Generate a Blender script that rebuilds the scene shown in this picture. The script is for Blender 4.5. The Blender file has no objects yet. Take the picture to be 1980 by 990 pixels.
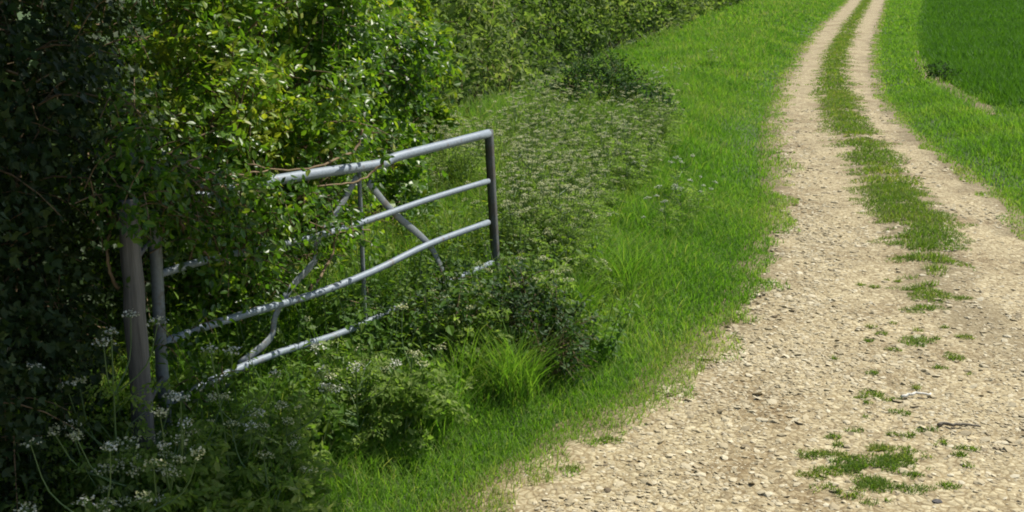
import bpy, math
import numpy as np
from mathutils import Vector

R = math.radians
rng = np.random.default_rng(11)
scene = bpy.context.scene
COL = scene.collection

# ------------------------------------------------------------------ camera constants (metres; camera stands on a bank beside the track)
F, CX, CY, HC = 2314.0, 990.0, 495.0, 2.6
TH = math.atan(565.0 / F)
ST, CT = math.sin(TH), math.cos(TH)


def ray(px, py):
    u, v = (px - CX) / F, (py - CY) / F
    return np.array([u, CT - v * ST, -ST - v * CT])


def at_z(px, py, z=0.0):
    d = ray(px, py)
    t = (z - HC) / d[2]
    return np.array([d[0] * t, d[1] * t, z])


def at_t(px, py, t):
    d = ray(px, py)
    return np.array([d[0] * t, d[1] * t, HC + d[2] * t])


# ------------------------------------------------------------------ numeric helpers
def _hash(ix, iy, iz):
    h = (ix * 374761393 + iy * 668265263 + iz * 2147483647 + 1013904223) & 0xFFFFFFFF
    h = ((h ^ (h >> 13)) * 1274126177) & 0xFFFFFFFF
    return ((h ^ (h >> 16)) & 0xFFFF) / 65535.0


def vnoise(p):
    p = np.atleast_2d(np.asarray(p, float))
    i = np.floor(p).astype(np.int64)
    f = p - i
    f = f * f * (3 - 2 * f)
    r = 0
    for dx in (0, 1):
        for dy in (0, 1):
            for dz in (0, 1):
                w = (f[:, 0] if dx else 1 - f[:, 0]) * (f[:, 1] if dy else 1 - f[:, 1]) * (f[:, 2] if dz else 1 - f[:, 2])
                r = r + w * _hash(i[:, 0] + dx, i[:, 1] + dy, i[:, 2] + dz)
    return r


def n2(x, y, s=1.0, o=0.0):
    x, y = np.asarray(x, float), np.asarray(y, float)
    p = np.stack([x.ravel() * s + o, y.ravel() * s + 2.3 * o, np.full(x.size, o)], 1)
    return (0.65 * vnoise(p) + 0.35 * vnoise(p * 2.1 + 7)).reshape(x.shape)


def unit(v):
    return v / np.maximum(np.linalg.norm(v, axis=-1, keepdims=True), 1e-9)


def rdir(n):
    return unit(rng.normal(size=(n, 3)))


def sstep(a, b, x):
    t = np.clip((x - a) / (b - a), 0, 1)
    return t * t * (3 - 2 * t)


# ------------------------------------------------------------------ the lie of the land
def poly(pxs, z=0.0):
    P = np.array([at_z(a, b, z)[:2] for a, b in pxs])
    return P[np.argsort(P[:, 1])]


EL = poly([(1640, 0), (1600, 40), (1555, 90), (1525, 150), (1505, 215), (1500, 270), (1510, 330), (1508, 400), (1494, 480), (1465, 560),
           (1400, 640), (1315, 725), (1200, 810), (1085, 870), (1000, 940), (945, 990)])
EL = np.vstack([[(-9, -6), (-4.2, 0.5), (-2.0, 2.5), (-0.75, 4.2)], EL, [(48, 130), (90, 170), (240, 320)]])
SL = poly([(1668, 0), (1628, 50), (1592, 110), (1576, 170), (1582, 215), (1610, 270), (1638, 320), (1662, 380), (1690, 440), (1722, 500), (1745, 560)])
SR = poly([(1686, 0), (1660, 50), (1641, 100), (1640, 140), (1660, 200), (1692, 250), (1742, 310), (1800, 380), (1852, 440), (1872, 500), (1880, 560)])
ER = poly([(1712, 0), (1692, 60), (1682, 120), (1692, 180), (1730, 240), (1800, 300), (1870, 350), (1920, 390), (1955, 430), (1990, 462)])
ER = np.vstack([[(6, -6), (5.0, 3), (4.75, 8)], ER, [(50.5, 130), (93, 170), (243, 320)]])
FE = poly([(1787, 0), (1772, 60), (1777, 120), (1802, 155), (1850, 182), (1900, 212), (1985, 237)])
FE = np.vstack([[(40, 14.5), (20, 17), (12, 18.8)], FE, [(62, 130), (110, 170), (260, 320)]])
HB = poly([(1400, 10), (1290, 60), (1120, 130), (1000, 190), (900, 240)], 0.3)
HB = np.vstack([[(-2.6, -3), (-2.5, 3), (-2.35, 5), (-2.2, 6.5), (-2.05, 8.5), (-1.75, 11), (-1.3, 14)], HB, [(30, 130), (65, 170), (200, 320)]])

ip = lambda P, y: np.interp(y, P[:, 1], P[:, 0])
xL, xR, sL, sR, xH = (lambda y, P=P: ip(P, y) for P in (EL, ER, SL, SR, HB))


def xF(y):
    return np.where(y < 18.8, 1e6, np.interp(y, FE[2:, 1], FE[2:, 0]))


def land(x, y):
    x, y = np.asarray(x, float), np.asarray(y, float)
    l, r = xL(y) - x, x - xR(y)
    h = 0.26 * sstep(0.05, 2.2, l) + 0.10 * sstep(0.1, 1.5, r)
    h = h + (n2(x, y, 1.3, 3.0) - 0.5) * 0.09 * sstep(0.0, 0.8, np.maximum(l, r)) + (n2(x, y, 0.25, 9) - 0.5) * 0.05
    return h


def rutted(x, y):          # surface of the track itself: two worn ruts with a low crown between
    x, y = np.asarray(x, float), np.asarray(y, float)
    c = (sL(y) + sR(y)) / 2
    crown = 0.035 * np.exp(-((x - c) / 0.42) ** 2) * sstep(6.0, 11, y)
    return land(x, y) + crown + (n2(x, y, 5.0, 4) - 0.5) * 0.025


def ribbon(x, y):
    x, y = np.asarray(x, float), np.asarray(y, float)
    e = np.minimum(x - xL(y), xR(y) - x)
    return rutted(x, y) - 0.06 * (1 - sstep(-0.34, -0.12, e)) + (n2(x, y, 3.0, 1) - 0.5) * 0.05 * (1 - sstep(0.0, 0.3, e))


def top(x, y):
    return np.maximum(land(x, y), ribbon(x, y))


# ------------------------------------------------------------------ mesh building
class Geo:
    """Collects polygons with a per-vertex tint and links them as ONE mesh object."""

    def __init__(self):
        self.v, self.f, self.t, self.n = [], [], [], 0

    def add(self, v, faces, tint=0.5):
        v = np.asarray(v, float).reshape(-1, 3)
        self.v.append(v)
        self.t.append(np.broadcast_to(np.asarray(tint, float), (len(v),)).copy())
        for f in faces:
            f = np.asarray(f, np.int64)
            if f.size:
                self.f.append(f.reshape(-1, f.shape[-1]) + self.n)
        self.n += len(v)
        return self

    def stamp(self, tv, tf, M, P, tint):
        """Template vertices tv (k,3), faces tf (list of index lists) placed by matrices M (N,3,3) at P (N,3)."""
        N, k = len(P), len(tv)
        if N == 0:
            return self
        v = np.einsum('nij,kj->nki', M, tv) + P[:, None, :]
        off = (np.arange(N) * k)[:, None, None]
        groups = {}
        for f in tf:
            groups.setdefault(len(f), []).append(f)
        faces = [(np.array(fs)[None] + off).reshape(-1, L) for L, fs in groups.items()]
        return self.add(v, faces, np.repeat(np.broadcast_to(tint, (N,)), k))

    def build(self, name, mat, parent=None, smooth=False, data_only=False):
        v = np.concatenate(self.v)
        me = bpy.data.meshes.new(name)
        me.vertices.add(len(v))
        me.vertices.foreach_set('co', v.astype(np.float32).ravel())
        li = np.concatenate([f.ravel() for f in self.f]).astype(np.int32)
        tot = np.concatenate([np.full(len(f), f.shape[1]) for f in self.f]).astype(np.int32)
        st = np.concatenate([[0], np.cumsum(tot)[:-1]]).astype(np.int32)
        me.loops.add(len(li))
        me.loops.foreach_set('vertex_index', li)
        me.polygons.add(len(tot))
        me.polygons.foreach_set('loop_start', st)
        me.polygons.foreach_set('loop_total', tot)
        me.polygons.foreach_set('use_smooth', np.full(len(tot), smooth))
        a = me.attributes.new('tint', 'FLOAT', 'POINT')
        a.data.foreach_set('value', np.concatenate(self.t).astype(np.float32))
        me.update(calc_edges=True)
        me.materials.append(mat)
        if data_only:
            return me
        return link(name, me, parent)


def link(name, data, parent=None):
    o = bpy.data.objects.new(name, data)
    COL.objects.link(o)
    if parent is not None:
        o.parent = parent
    return o


def tag(o, label=None, cat=None, group=None, kind=None):
    for k, v in (('label', label), ('category', cat), ('group', group), ('kind', kind)):
        if v:
            o[k] = v
    return o


def thing(name, loc, label, cat, group=None, rz=0.0, s=1.0):
    o = bpy.data.objects.new(name, None)
    o.empty_display_size = 0.1
    COL.objects.link(o)
    o.location = loc
    o.rotation_euler = (0, 0, rz)
    o.scale = (s, s, s)
    return tag(o, label, cat, group)


def dup(root, loc, rz, s, label=None, tilt=(0, 0)):
    r = root.copy()
    COL.objects.link(r)
    r.location = loc
    r.rotation_euler = (tilt[0], tilt[1], rz)
    r.scale = (s, s, s)
    if label:
        r['label'] = label
    for ch in list(root.children):
        c = ch.copy()
        COL.objects.link(c)
        c.parent = r
        for g in list(ch.children):
            d = g.copy()
            COL.objects.link(d)
            d.parent = c
    return r


def tube(geo, pts, rad, sides=6, tint=0.5, cap=True, flat=None):
    pts = np.asarray(pts, float)
    n = len(pts)
    rad = np.broadcast_to(np.asarray(rad, float), (n,))
    tg = unit(np.gradient(pts, axis=0))
    ref = np.array([0, 0, 1.0]) if abs(tg[:, 2]).mean() < 0.8 else np.array([1.0, 0, 0])
    a = unit(np.cross(tg, ref))
    b = np.cross(tg, a)
    ang = np.linspace(0, 2 * math.pi, sides, endpoint=False)
    fa, fb = flat or (1, 1)
    ring = pts[:, None] + rad[:, None, None] * (np.cos(ang)[None, :, None] * a[:, None] * fa + np.sin(ang)[None, :, None] * b[:, None] * fb)
    i, j = np.meshgrid(np.arange(n - 1), np.arange(sides), indexing='ij')
    j2 = (j + 1) % sides
    q = np.stack([i * sides + j, i * sides + j2, (i + 1) * sides + j2, (i + 1) * sides + j], -1).reshape(-1, 4)
    fs = [q]
    if cap:
        fs.append(np.array([list(range(sides))[::-1], [(n - 1) * sides + k for k in range(sides)]]))
    geo.add(ring, fs, tint)


def curve(p, m=24):
    """Catmull-Rom through the points."""
    p = np.asarray(p, float)
    q = np.vstack([2 * p[0] - p[1], p, 2 * p[-1] - p[-2]])
    out = []
    k = max(2, m // (len(p) - 1))
    for i in range(1, len(q) - 2):
        for t in np.linspace(0, 1, k, endpoint=False):
            a, b, c, d = q[i - 1:i + 3]
            out.append(0.5 * (2 * b + (c - a) * t + (2 * a - 5 * b + 4 * c - d) * t * t + (3 * b - a - 3 * c + d) * t ** 3))
    out.append(p[-1])
    return np.array(out)


# ------------------------------------------------------------------ materials
def nodes(name):
    m = bpy.data.materials.new(name)
    m.use_nodes = True
    nt = m.node_tree
    nt.nodes.clear()
    out = nt.nodes.new('ShaderNodeOutputMaterial')
    N = lambda t, **k: _node(nt, t, k)
    L = nt.links.new
    return m, nt, out, N, L


def _node(nt, t, k):
    n = nt.nodes.new(t)
    for a, v in k.items():
        if a in n.inputs:
            n.inputs[a].default_value = v
        else:
            setattr(n, a, v)
    return n


def ramp(nt, stops):
    r = nt.nodes.new('ShaderNodeValToRGB')
    e = r.color_ramp.elements
    while len(e) < len(stops):
        e.new(0.5)
    for el, (p, c) in zip(e, stops):
        el.position = p
        el.color = (*c, 1)
    return r


def leafy(name, stops, trans=0.35, rough=0.45, tcol=(1.5, 1.35, 0.5), spec=0.5, scale=1.2, tm=1.0):
    """Leaves: colour by the leaf's own tint and a slow drift through the plant; some light goes through."""
    m, nt, out, N, L = nodes(name)
    at = N('ShaderNodeAttribute', attribute_name='tint')
    geo = N('ShaderNodeNewGeometry')
    nz = N('ShaderNodeTexNoise', Scale=scale, Detail=2.0)
    L(geo.outputs['Position'], nz.inputs['Vector'])
    ma = N('ShaderNodeMath', operation='MULTIPLY_ADD')
    L(nz.outputs['Fac'], ma.inputs[0])
    ma.inputs[1].default_value = 0.8
    mb = N('ShaderNodeMath', operation='SUBTRACT')
    L(at.outputs['Fac'], mb.inputs[0])
    mb.inputs[1].default_value = 0.4
    L(mb.outputs[0], ma.inputs[2])
    rp = ramp(nt, stops)
    L(ma.outputs[0], rp.inputs['Fac'])
    p = N('ShaderNodeBsdfPrincipled', Roughness=rough)
    p.inputs['Specular IOR Level'].default_value = spec
    L(rp.outputs['Color'], p.inputs['Base Color'])
    if trans > 0:
        mc = N('ShaderNodeVectorMath', operation='MULTIPLY')
        L(rp.outputs['Color'], mc.inputs[0])
        mc.inputs[1].default_value = tuple(c * tm for c in tcol)
        tr = N('ShaderNodeBsdfTranslucent')
        L(mc.outputs['Vector'], tr.inputs['Color'])
        mx = N('ShaderNodeMixShader', Fac=trans)
        L(p.outputs[0], mx.inputs[1])
        L(tr.outputs[0], mx.inputs[2])
        L(mx.outputs[0], out.inputs['Surface'])
    else:
        L(p.outputs[0], out.inputs['Surface'])
    return m


M = {}
M['grass'] = leafy('verge_grass', [(0.0, (0.072, 0.168, 0.020)), (0.45, (0.135, 0.268, 0.034)), (0.8, (0.215, 0.315, 0.06)), (1.0, (0.34, 0.34, 0.15))], 0.5, 0.6, scale=0.7, spec=0.12, tcol=(1.25, 1.4, 0.5))
M['track_grass'] = leafy('track_grass', [(0.0, (0.085, 0.165, 0.024)), (0.6, (0.15, 0.235, 0.04)), (1.0, (0.33, 0.31, 0.12))], 0.55, 0.6, scale=1.5, spec=0.12, tcol=(1.25, 1.3, 0.5))
M['wheat'] = leafy('young_wheat', [(0.0, (0.052, 0.145, 0.014)), (0.6, (0.082, 0.205, 0.018)), (1.0, (0.12, 0.245, 0.026))], 0.4, 0.6, scale=0.25, spec=0.12, tcol=(1.2, 1.2, 0.6))
M['hazel'] = leafy('hazel_leaf', [(0.0, (0.028, 0.065, 0.010)), (0.45, (0.08, 0.175, 0.018)), (0.8, (0.175, 0.285, 0.028)), (1.0, (0.31, 0.34, 0.04))], 0.52, 0.36, scale=1.6, tcol=(1.3, 1.4, 0.5))
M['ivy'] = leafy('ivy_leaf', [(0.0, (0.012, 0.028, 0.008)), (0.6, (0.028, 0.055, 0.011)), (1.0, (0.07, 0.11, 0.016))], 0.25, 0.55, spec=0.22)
M['hawthorn'] = leafy('hawthorn_leaf', [(0.0, (0.030, 0.060, 0.014)), (0.45, (0.125, 0.19, 0.046)), (0.8, (0.225, 0.29, 0.08)), (1.0, (0.32, 0.34, 0.13))], 0.48, 0.6, scale=0.9, spec=0.15, tcol=(1.15, 1.3, 0.6))
M['bramble'] = leafy('bramble_leaf', [(0.0, (0.022, 0.06, 0.012)), (0.5, (0.055, 0.125, 0.018)), (1.0, (0.13, 0.20, 0.03))], 0.42, 0.55, scale=2.0, spec=0.3)
M['nettle'] = leafy('nettle_leaf', [(0.0, (0.030, 0.085, 0.014)), (0.5, (0.085, 0.185, 0.018)), (1.0, (0.19, 0.27, 0.03))], 0.5, 0.5, scale=2.0, spec=0.25)
M['parsley'] = leafy('cow_parsley_leaf', [(0.0, (0.10, 0.18, 0.03)), (0.5, (0.21, 0.295, 0.065)), (1.0, (0.37, 0.41, 0.17))], 0.55, 0.6, scale=1.5, spec=0.15, tcol=(1.15, 1.35, 0.6))
M['petal'] = leafy('white_petal', [(0.0, (0.42, 0.45, 0.30)), (0.5, (0.60, 0.62, 0.48)), (1.0, (0.78, 0.78, 0.70))], 0.3, 0.6, tcol=(1, 1, 0.9), spec=0.2)
M['cream'] = leafy('greenish_cream_floret', [(0.0, (0.36, 0.40, 0.15)), (0.5, (0.55, 0.57, 0.30)), (1.0, (0.76, 0.75, 0.56))], 0.35, 0.6, tcol=(1, 1, 0.8), spec=0.1)
M['sloe'] = leafy('blackthorn_leaf', [(0.0, (0.014, 0.040, 0.010)), (0.5, (0.030, 0.080, 0.018)), (1.0, (0.07, 0.13, 0.03))], 0.3, 0.65, scale=2.0, spec=0.12)
M['yellow'] = leafy('buttercup_petal', [(0.0, (0.6, 0.42, 0.02)), (1.0, (0.75, 0.55, 0.03))], 0.2, 0.4, tcol=(1, 1, 1))


def barky(name, a, b, scale=14, rough=0.85, stretch=0.15, bump=0.5):
    m, nt, out, N, L = nodes(name)
    tc = N('ShaderNodeNewGeometry')
    mp = N('ShaderNodeMapping')
    mp.inputs['Scale'].default_value = (1, 1, stretch)
    L(tc.outputs['Position'], mp.inputs['Vector'])
    nz = N('ShaderNodeTexNoise', Scale=scale, Detail=6.0, Roughness=0.65)
    L(mp.outputs[0], nz.inputs['Vector'])
    rp = ramp(nt, [(0.3, a), (0.7, b)])
    L(nz.outputs['Fac'], rp.inputs['Fac'])
    p = N('ShaderNodeBsdfPrincipled', Roughness=rough)
    L(rp.outputs['Color'], p.inputs['Base Color'])
    bp = N('ShaderNodeBump', Strength=bump, Distance=0.01)
    L(nz.outputs['Fac'], bp.inputs['Height'])
    L(bp.outputs[0], p.inputs['Normal'])
    L(p.outputs[0], out.inputs['Surface'])
    return m


M['bark'] = barky('bark', (0.05, 0.036, 0.022), (0.14, 0.10, 0.06))
M['twig'] = barky('twig_bark', (0.10, 0.065, 0.030), (0.24, 0.17, 0.09), 30)
M['stalk'] = barky('green_stalk', (0.06, 0.12, 0.025), (0.11, 0.17, 0.05), 20, 0.6)
M['post'] = barky('weathered_timber', (0.06, 0.058, 0.05), (0.17, 0.162, 0.145), 45, 0.9, 0.06)
M['dead'] = barky('dead_stick', (0.10, 0.085, 0.06), (0.22, 0.19, 0.14), 40)
M['pale'] = barky('bleached_stick', (0.55, 0.52, 0.44), (0.78, 0.76, 0.68), 40)
M['darkstone'] = barky('dark_flint', (0.03, 0.03, 0.03), (0.10, 0.09, 0.08), 40, stretch=1)


def metal(name, base, rust, metallic=0.35, rough=0.42, rust_amt=0.62):
    m, nt, out, N, L = nodes(name)
    g = N('ShaderNodeNewGeometry')
    n1 = N('ShaderNodeTexNoise', Scale=9.0, Detail=6.0, Roughness=0.7)
    n2_ = N('ShaderNodeTexNoise', Scale=70.0, Detail=3.0)
    L(g.outputs['Position'], n1.inputs['Vector'])
    L(g.outputs['Position'], n2_.inputs['Vector'])
    r1 = ramp(nt, [(rust_amt, (0, 0, 0)), (rust_amt + 0.1, (1, 1, 1))])
    L(n1.outputs['Fac'], r1.inputs['Fac'])
    r2 = ramp(nt, [(0.3, tuple(c * 0.75 for c in base)), (0.7, base)])
    L(n2_.outputs['Fac'], r2.inputs['Fac'])
    mx = N('ShaderNodeMix', data_type='RGBA')
    L(r1.outputs['Color'], mx.inputs['Factor'])
    L(r2.outputs['Color'], mx.inputs[6])
    mx.inputs[7].default_value = (*rust, 1)
    p = N('ShaderNodeBsdfPrincipled', Roughness=rough, Metallic=metallic)
    L(mx.outputs[2], p.inputs['Base Color'])
    bp = N('ShaderNodeBump', Strength=0.25, Distance=0.003)
    L(n2_.outputs['Fac'], bp.inputs['Height'])
    L(bp.outputs[0], p.inputs['Normal'])
    L(p.outputs[0], out.inputs['Surface'])
    return m


M['rail'] = metal('galvanised_rail', (0.24, 0.285, 0.33), (0.16, 0.13, 0.10), 0.1, 0.55, 0.57)
M['strap'] = metal('dull_steel_strap', (0.22, 0.245, 0.255), (0.15, 0.13, 0.11), 0.25, 0.6, 0.55)
M['stile'] = metal('rusted_stile', (0.10, 0.11, 0.11), (0.078, 0.072, 0.062), 0.1, 0.75, 0.45)

# ground under the grass
m, nt, out, N, L = nodes('verge_soil')
g = N('ShaderNodeNewGeometry')
nz = N('ShaderNodeTexNoise', Scale=3.0, Detail=6.0, Roughness=0.7)
L(g.outputs['Position'], nz.inputs['Vector'])
rp = ramp(nt, [(0.3, (0.035, 0.060, 0.012)), (0.55, (0.050, 0.090, 0.016)), (0.8, (0.10, 0.09, 0.045))])
L(nz.outputs['Fac'], rp.inputs['Fac'])
p = N('ShaderNodeBsdfPrincipled', Roughness=0.95)
L(rp.outputs['Color'], p.inputs['Base Color'])
bp = N('ShaderNodeBump', Strength=0.6, Distance=0.05)
L(nz.outputs['Fac'], bp.inputs['Height'])
L(bp.outputs[0], p.inputs['Normal'])
L(p.outputs[0], out.inputs['Surface'])
M['soil'] = m

m, nt, out, N, L = nodes('bare_earth')
g = N('ShaderNodeNewGeometry')
nz = N('ShaderNodeTexNoise', Scale=9.0, Detail=6.0, Roughness=0.7)
L(g.outputs['Position'], nz.inputs['Vector'])
rp = ramp(nt, [(0.3, (0.13, 0.09, 0.05)), (0.7, (0.27, 0.20, 0.115))])
L(nz.outputs['Fac'], rp.inputs['Fac'])
p = N('ShaderNodeBsdfPrincipled', Roughness=0.95)
L(rp.outputs['Color'], p.inputs['Base Color'])
L(p.outputs[0], out.inputs['Surface'])
M['earth'] = m

# the limestone track: packed chippings of several sizes
m, nt, out, N, L = nodes('limestone_chippings')
g = N('ShaderNodeNewGeometry')
mp = N('ShaderNodeMapping')
mp.inputs['Scale'].default_value = (1, 1, 0.3)
L(g.outputs['Position'], mp.inputs['Vector'])
wn = N('ShaderNodeTexNoise', Scale=11.0, Detail=3.0)
L(mp.outputs[0], wn.inputs['Vector'])
wm = N('ShaderNodeMix', data_type='VECTOR')
wm.inputs['Factor'].default_value = 0.06
L(mp.outputs[0], wm.inputs[4])
L(wn.outputs['Color'], wm.inputs[5])
v1 = N('ShaderNodeTexVoronoi', Scale=22.0)
v2 = N('ShaderNodeTexVoronoi', Scale=52.0)
v1e = N('ShaderNodeTexVoronoi', Scale=22.0, feature='DISTANCE_TO_EDGE')
for v in (v1, v2, v1e):
    L(wm.outputs[1], v.inputs['Vector'])
big = N('ShaderNodeTexNoise', Scale=1.1, Detail=5.0, Roughness=0.6)
L(g.outputs['Position'], big.inputs['Vector'])
s1 = N('ShaderNodeSeparateColor')
L(v1.outputs['Color'], s1.inputs[0])
s2 = N('ShaderNodeSeparateColor')
L(v2.outputs['Color'], s2.inputs[0])
c1 = ramp(nt, [(0.1, (0.24, 0.195, 0.115)), (0.35, (0.38, 0.325, 0.20)), (0.65, (0.46, 0.40, 0.25)), (0.9, (0.57, 0.51, 0.34))])
add = N('ShaderNodeMath', operation='ADD')
L(s1.outputs[0], add.inputs[0])
L(s2.outputs[1], add.inputs[1])
hlf = N('ShaderNodeMath', operation='MULTIPLY')
L(add.outputs[0], hlf.inputs[0])
hlf.inputs[1].default_value = 0.5
L(hlf.outputs[0], c1.inputs['Fac'])
dirt = ramp(nt, [(0.34, (0.66, 0.60, 0.53)), (0.48, (0.95, 0.93, 0.9)), (0.75, (1.1, 1.07, 1.02))])
L(big.outputs['Fac'], dirt.inputs['Fac'])
mul = N('ShaderNodeMix', data_type='RGBA', blend_type='MULTIPLY')
mul.inputs['Factor'].default_value = 1.0
L(c1.outputs['Color'], mul.inputs[6])
L(dirt.outputs['Color'], mul.inputs[7])
p = N('ShaderNodeBsdfPrincipled', Roughness=0.9)
p.inputs['Specular IOR Level'].default_value = 0.2
gap = ramp(nt, [(0.0, (0.62, 0.56, 0.48)), (0.16, (1, 1, 1))])  # crevice shade painted into the colour between chippings, in a dirt brown
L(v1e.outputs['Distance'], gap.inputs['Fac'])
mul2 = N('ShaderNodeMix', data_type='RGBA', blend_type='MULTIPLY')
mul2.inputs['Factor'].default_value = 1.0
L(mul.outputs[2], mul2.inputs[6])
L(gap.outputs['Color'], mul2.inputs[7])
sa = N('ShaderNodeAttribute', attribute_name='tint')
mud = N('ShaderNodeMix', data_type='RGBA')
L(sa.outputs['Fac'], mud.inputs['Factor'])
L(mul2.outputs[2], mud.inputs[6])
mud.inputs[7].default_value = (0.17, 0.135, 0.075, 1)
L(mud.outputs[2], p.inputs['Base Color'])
bh = N('ShaderNodeMath', operation='MULTIPLY_ADD')
L(v1e.outputs['Distance'], bh.inputs[0])
bh.inputs[1].default_value = 1.2
L(s2.outputs[0], bh.inputs[2])
bp = N('ShaderNodeBump', Strength=0.6, Distance=0.015)
L(bh.outputs[0], bp.inputs['Height'])
L(bp.outputs[0], p.inputs['Normal'])
L(p.outputs[0], out.inputs['Surface'])
M['track'] = m

m, nt, out, N, L = nodes('limestone_stone')
at = N('ShaderNodeAttribute', attribute_name='tint')
rp = ramp(nt, [(0.0, (0.14, 0.11, 0.07)), (0.2, (0.29, 0.24, 0.15)), (0.6, (0.43, 0.365, 0.23)), (1.0, (0.57, 0.51, 0.36))])
L(at.outputs['Fac'], rp.inputs['Fac'])
p = N('ShaderNodeBsdfPrincipled', Roughness=0.9)
p.inputs['Specular IOR Level'].default_value = 0.2
L(rp.outputs['Color'], p.inputs['Base Color'])
L(p.outputs[0], out.inputs['Surface'])
M['stone'] = m


# ------------------------------------------------------------------ setting: ground, track, field
def axis(lo, hi, step, far_lo, far_hi, grow=1.35):
    a = list(np.arange(lo, hi + 1e-6, step))
    s = step
    while a[-1] < far_hi:
        s *= grow
        a.append(a[-1] + s)
    s, b = step, [lo]
    while b[-1] > far_lo:
        s *= grow
        b.append(b[-1] - s)
    return np.array(b[:0:-1] + a)


def grid(geo, X, Y, Z):
    ny, nx = X.shape
    i, j = np.meshgrid(np.arange(ny - 1), np.arange(nx - 1), indexing='ij')
    q = np.stack([i * nx + j, i * nx + j + 1, (i + 1) * nx + j + 1, (i + 1) * nx + j], -1).reshape(-1, 4)
    geo.add(np.stack([X, Y, Z], -1), [q])


ax = axis(-4, 12, 0.12, -600, 12.1)
ax = np.concatenate([ax[ax < 12.01], axis(12.3, 40, 0.3, 12.3, 600)])
ay = np.concatenate([np.arange(-20, 2, 1.0), np.arange(2, 24, 0.12), np.arange(24, 100, 0.5), axis(100, 104, 2, 100, 1200)[0:]])
ay = np.unique(np.round(ay, 3))
X, Y = np.meshgrid(ax, ay)
Z = land(X, Y)
inside = sstep(-0.45, -0.25, X - xL(Y)) * sstep(-0.45, -0.25, xR(Y) - X)
Z = Z - 0.07 * inside
gg = Geo()
grid(gg, X, Y, Z)
tag(gg.build('ground', M['soil'], smooth=True), kind='structure')

ty = np.concatenate([np.arange(-5, 2, 0.5), np.arange(2, 22, 0.05), np.arange(22, 140, 0.35)])
W = np.linspace(-0.14, 1.14, 100)
Yt = np.repeat(ty[:, None], len(W), 1)
Xt = xL(Yt) + (xR(Yt) - xL(Yt)) * W[None]
Zt = ribbon(Xt, Yt)
tg_ = Geo()
grid(tg_, Xt, Yt, Zt)
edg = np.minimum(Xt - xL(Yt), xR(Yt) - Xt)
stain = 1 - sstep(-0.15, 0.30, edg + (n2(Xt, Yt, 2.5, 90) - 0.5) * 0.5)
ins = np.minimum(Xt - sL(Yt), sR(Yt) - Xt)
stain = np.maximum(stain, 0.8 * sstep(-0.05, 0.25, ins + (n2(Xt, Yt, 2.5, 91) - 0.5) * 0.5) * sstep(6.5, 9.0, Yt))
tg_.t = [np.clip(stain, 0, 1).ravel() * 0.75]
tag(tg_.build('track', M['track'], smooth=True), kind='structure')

# bare strip of earth along the corner of the field
cen = curve([at_z(a, b, 0.1)[:2].tolist() + [0] for a, b in [(1776, 100), (1782, 122), (1800, 147), (1818, 160), (1850, 178), (1885, 198), (1925, 224)]], 60)
k = len(cen)
wid = 0.2 * np.sin(np.linspace(0.15, math.pi - 0.1, k)) + 0.08
U = np.linspace(-1, 1, 9)
Xb = cen[:, :1] + wid[:, None] * U[None] * 1.2 + 0.0
Yb = cen[:, 1:2] - wid[:, None] * U[None] * 0.5
Zb = land(Xb, Yb) + 0.03 * (1 - U[None] ** 2) - 0.012
be = Geo()
grid(be, Xb, Yb, Zb)
tag(be.build('bare_earth', M['earth'], smooth=True), kind='structure')

# ------------------------------------------------------------------ grass blades
BL2 = None


def blades(geo, P, h, w, lean, seg=3, tint=0.5, droop=1.0):
    """Curved tapering blades rooted at P (N,3)."""
    n = len(P)
    if n == 0:
        return
    az = rng.uniform(0, 2 * math.pi, n)
    d = np.stack([np.cos(az), np.sin(az), np.zeros(n)], 1)
    a2 = az + rng.normal(0, 0.7, n) + math.pi / 2
    s = np.stack([np.cos(a2), np.sin(a2), np.zeros(n)], 1)
    h = np.broadcast_to(h, (n,))
    w = np.broadcast_to(w, (n,))
    lean = np.broadcast_to(lean, (n,))
    rows = []
    for k in range(seg + 1):
        t = k / seg
        c = P + d * (lean * h * t ** 1.8)[:, None] + np.array([0, 0, 1.0]) * (h * (t - 0.28 * droop * lean * t ** 2.5))[:, None]
        if k == seg:
            rows.append(c[:, None])
        else:
            ww = (w * (1 - 0.75 * t ** 1.5) * 0.5)[:, None]
            rows.append(np.stack([c - s * ww, c + s * ww], 1))
    v = np.concatenate(rows, 1)
    K = 2 * seg + 1
    off = (np.arange(n) * K)[:, None]
    fs = []
    for k in range(seg - 1):
        fs.append(off + np.array([[2 * k, 2 * k + 1, 2 * k + 3, 2 * k + 2]]))
    tri = off + np.array([[2 * seg - 2, 2 * seg - 1, 2 * seg]])
    faces = [np.concatenate(fs)] if fs else []
    geo.add(v, faces + [tri], np.repeat(np.broadcast_to(tint, (n,)), K))


def scatter(y0, y1, lo, hi, dens):
    """Uniform points between the curves lo(y) and hi(y)."""
    yy = np.linspace(y0, y1, 40)
    wmax = float(np.max(hi(yy) - lo(yy)))
    n = int(dens * wmax * (y1 - y0))
    y = rng.uniform(y0, y1, n)
    a, b = lo(y), hi(y)
    x = a + rng.uniform(0, wmax, n)
    k = x < b
    return x[k], y[k]


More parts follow.
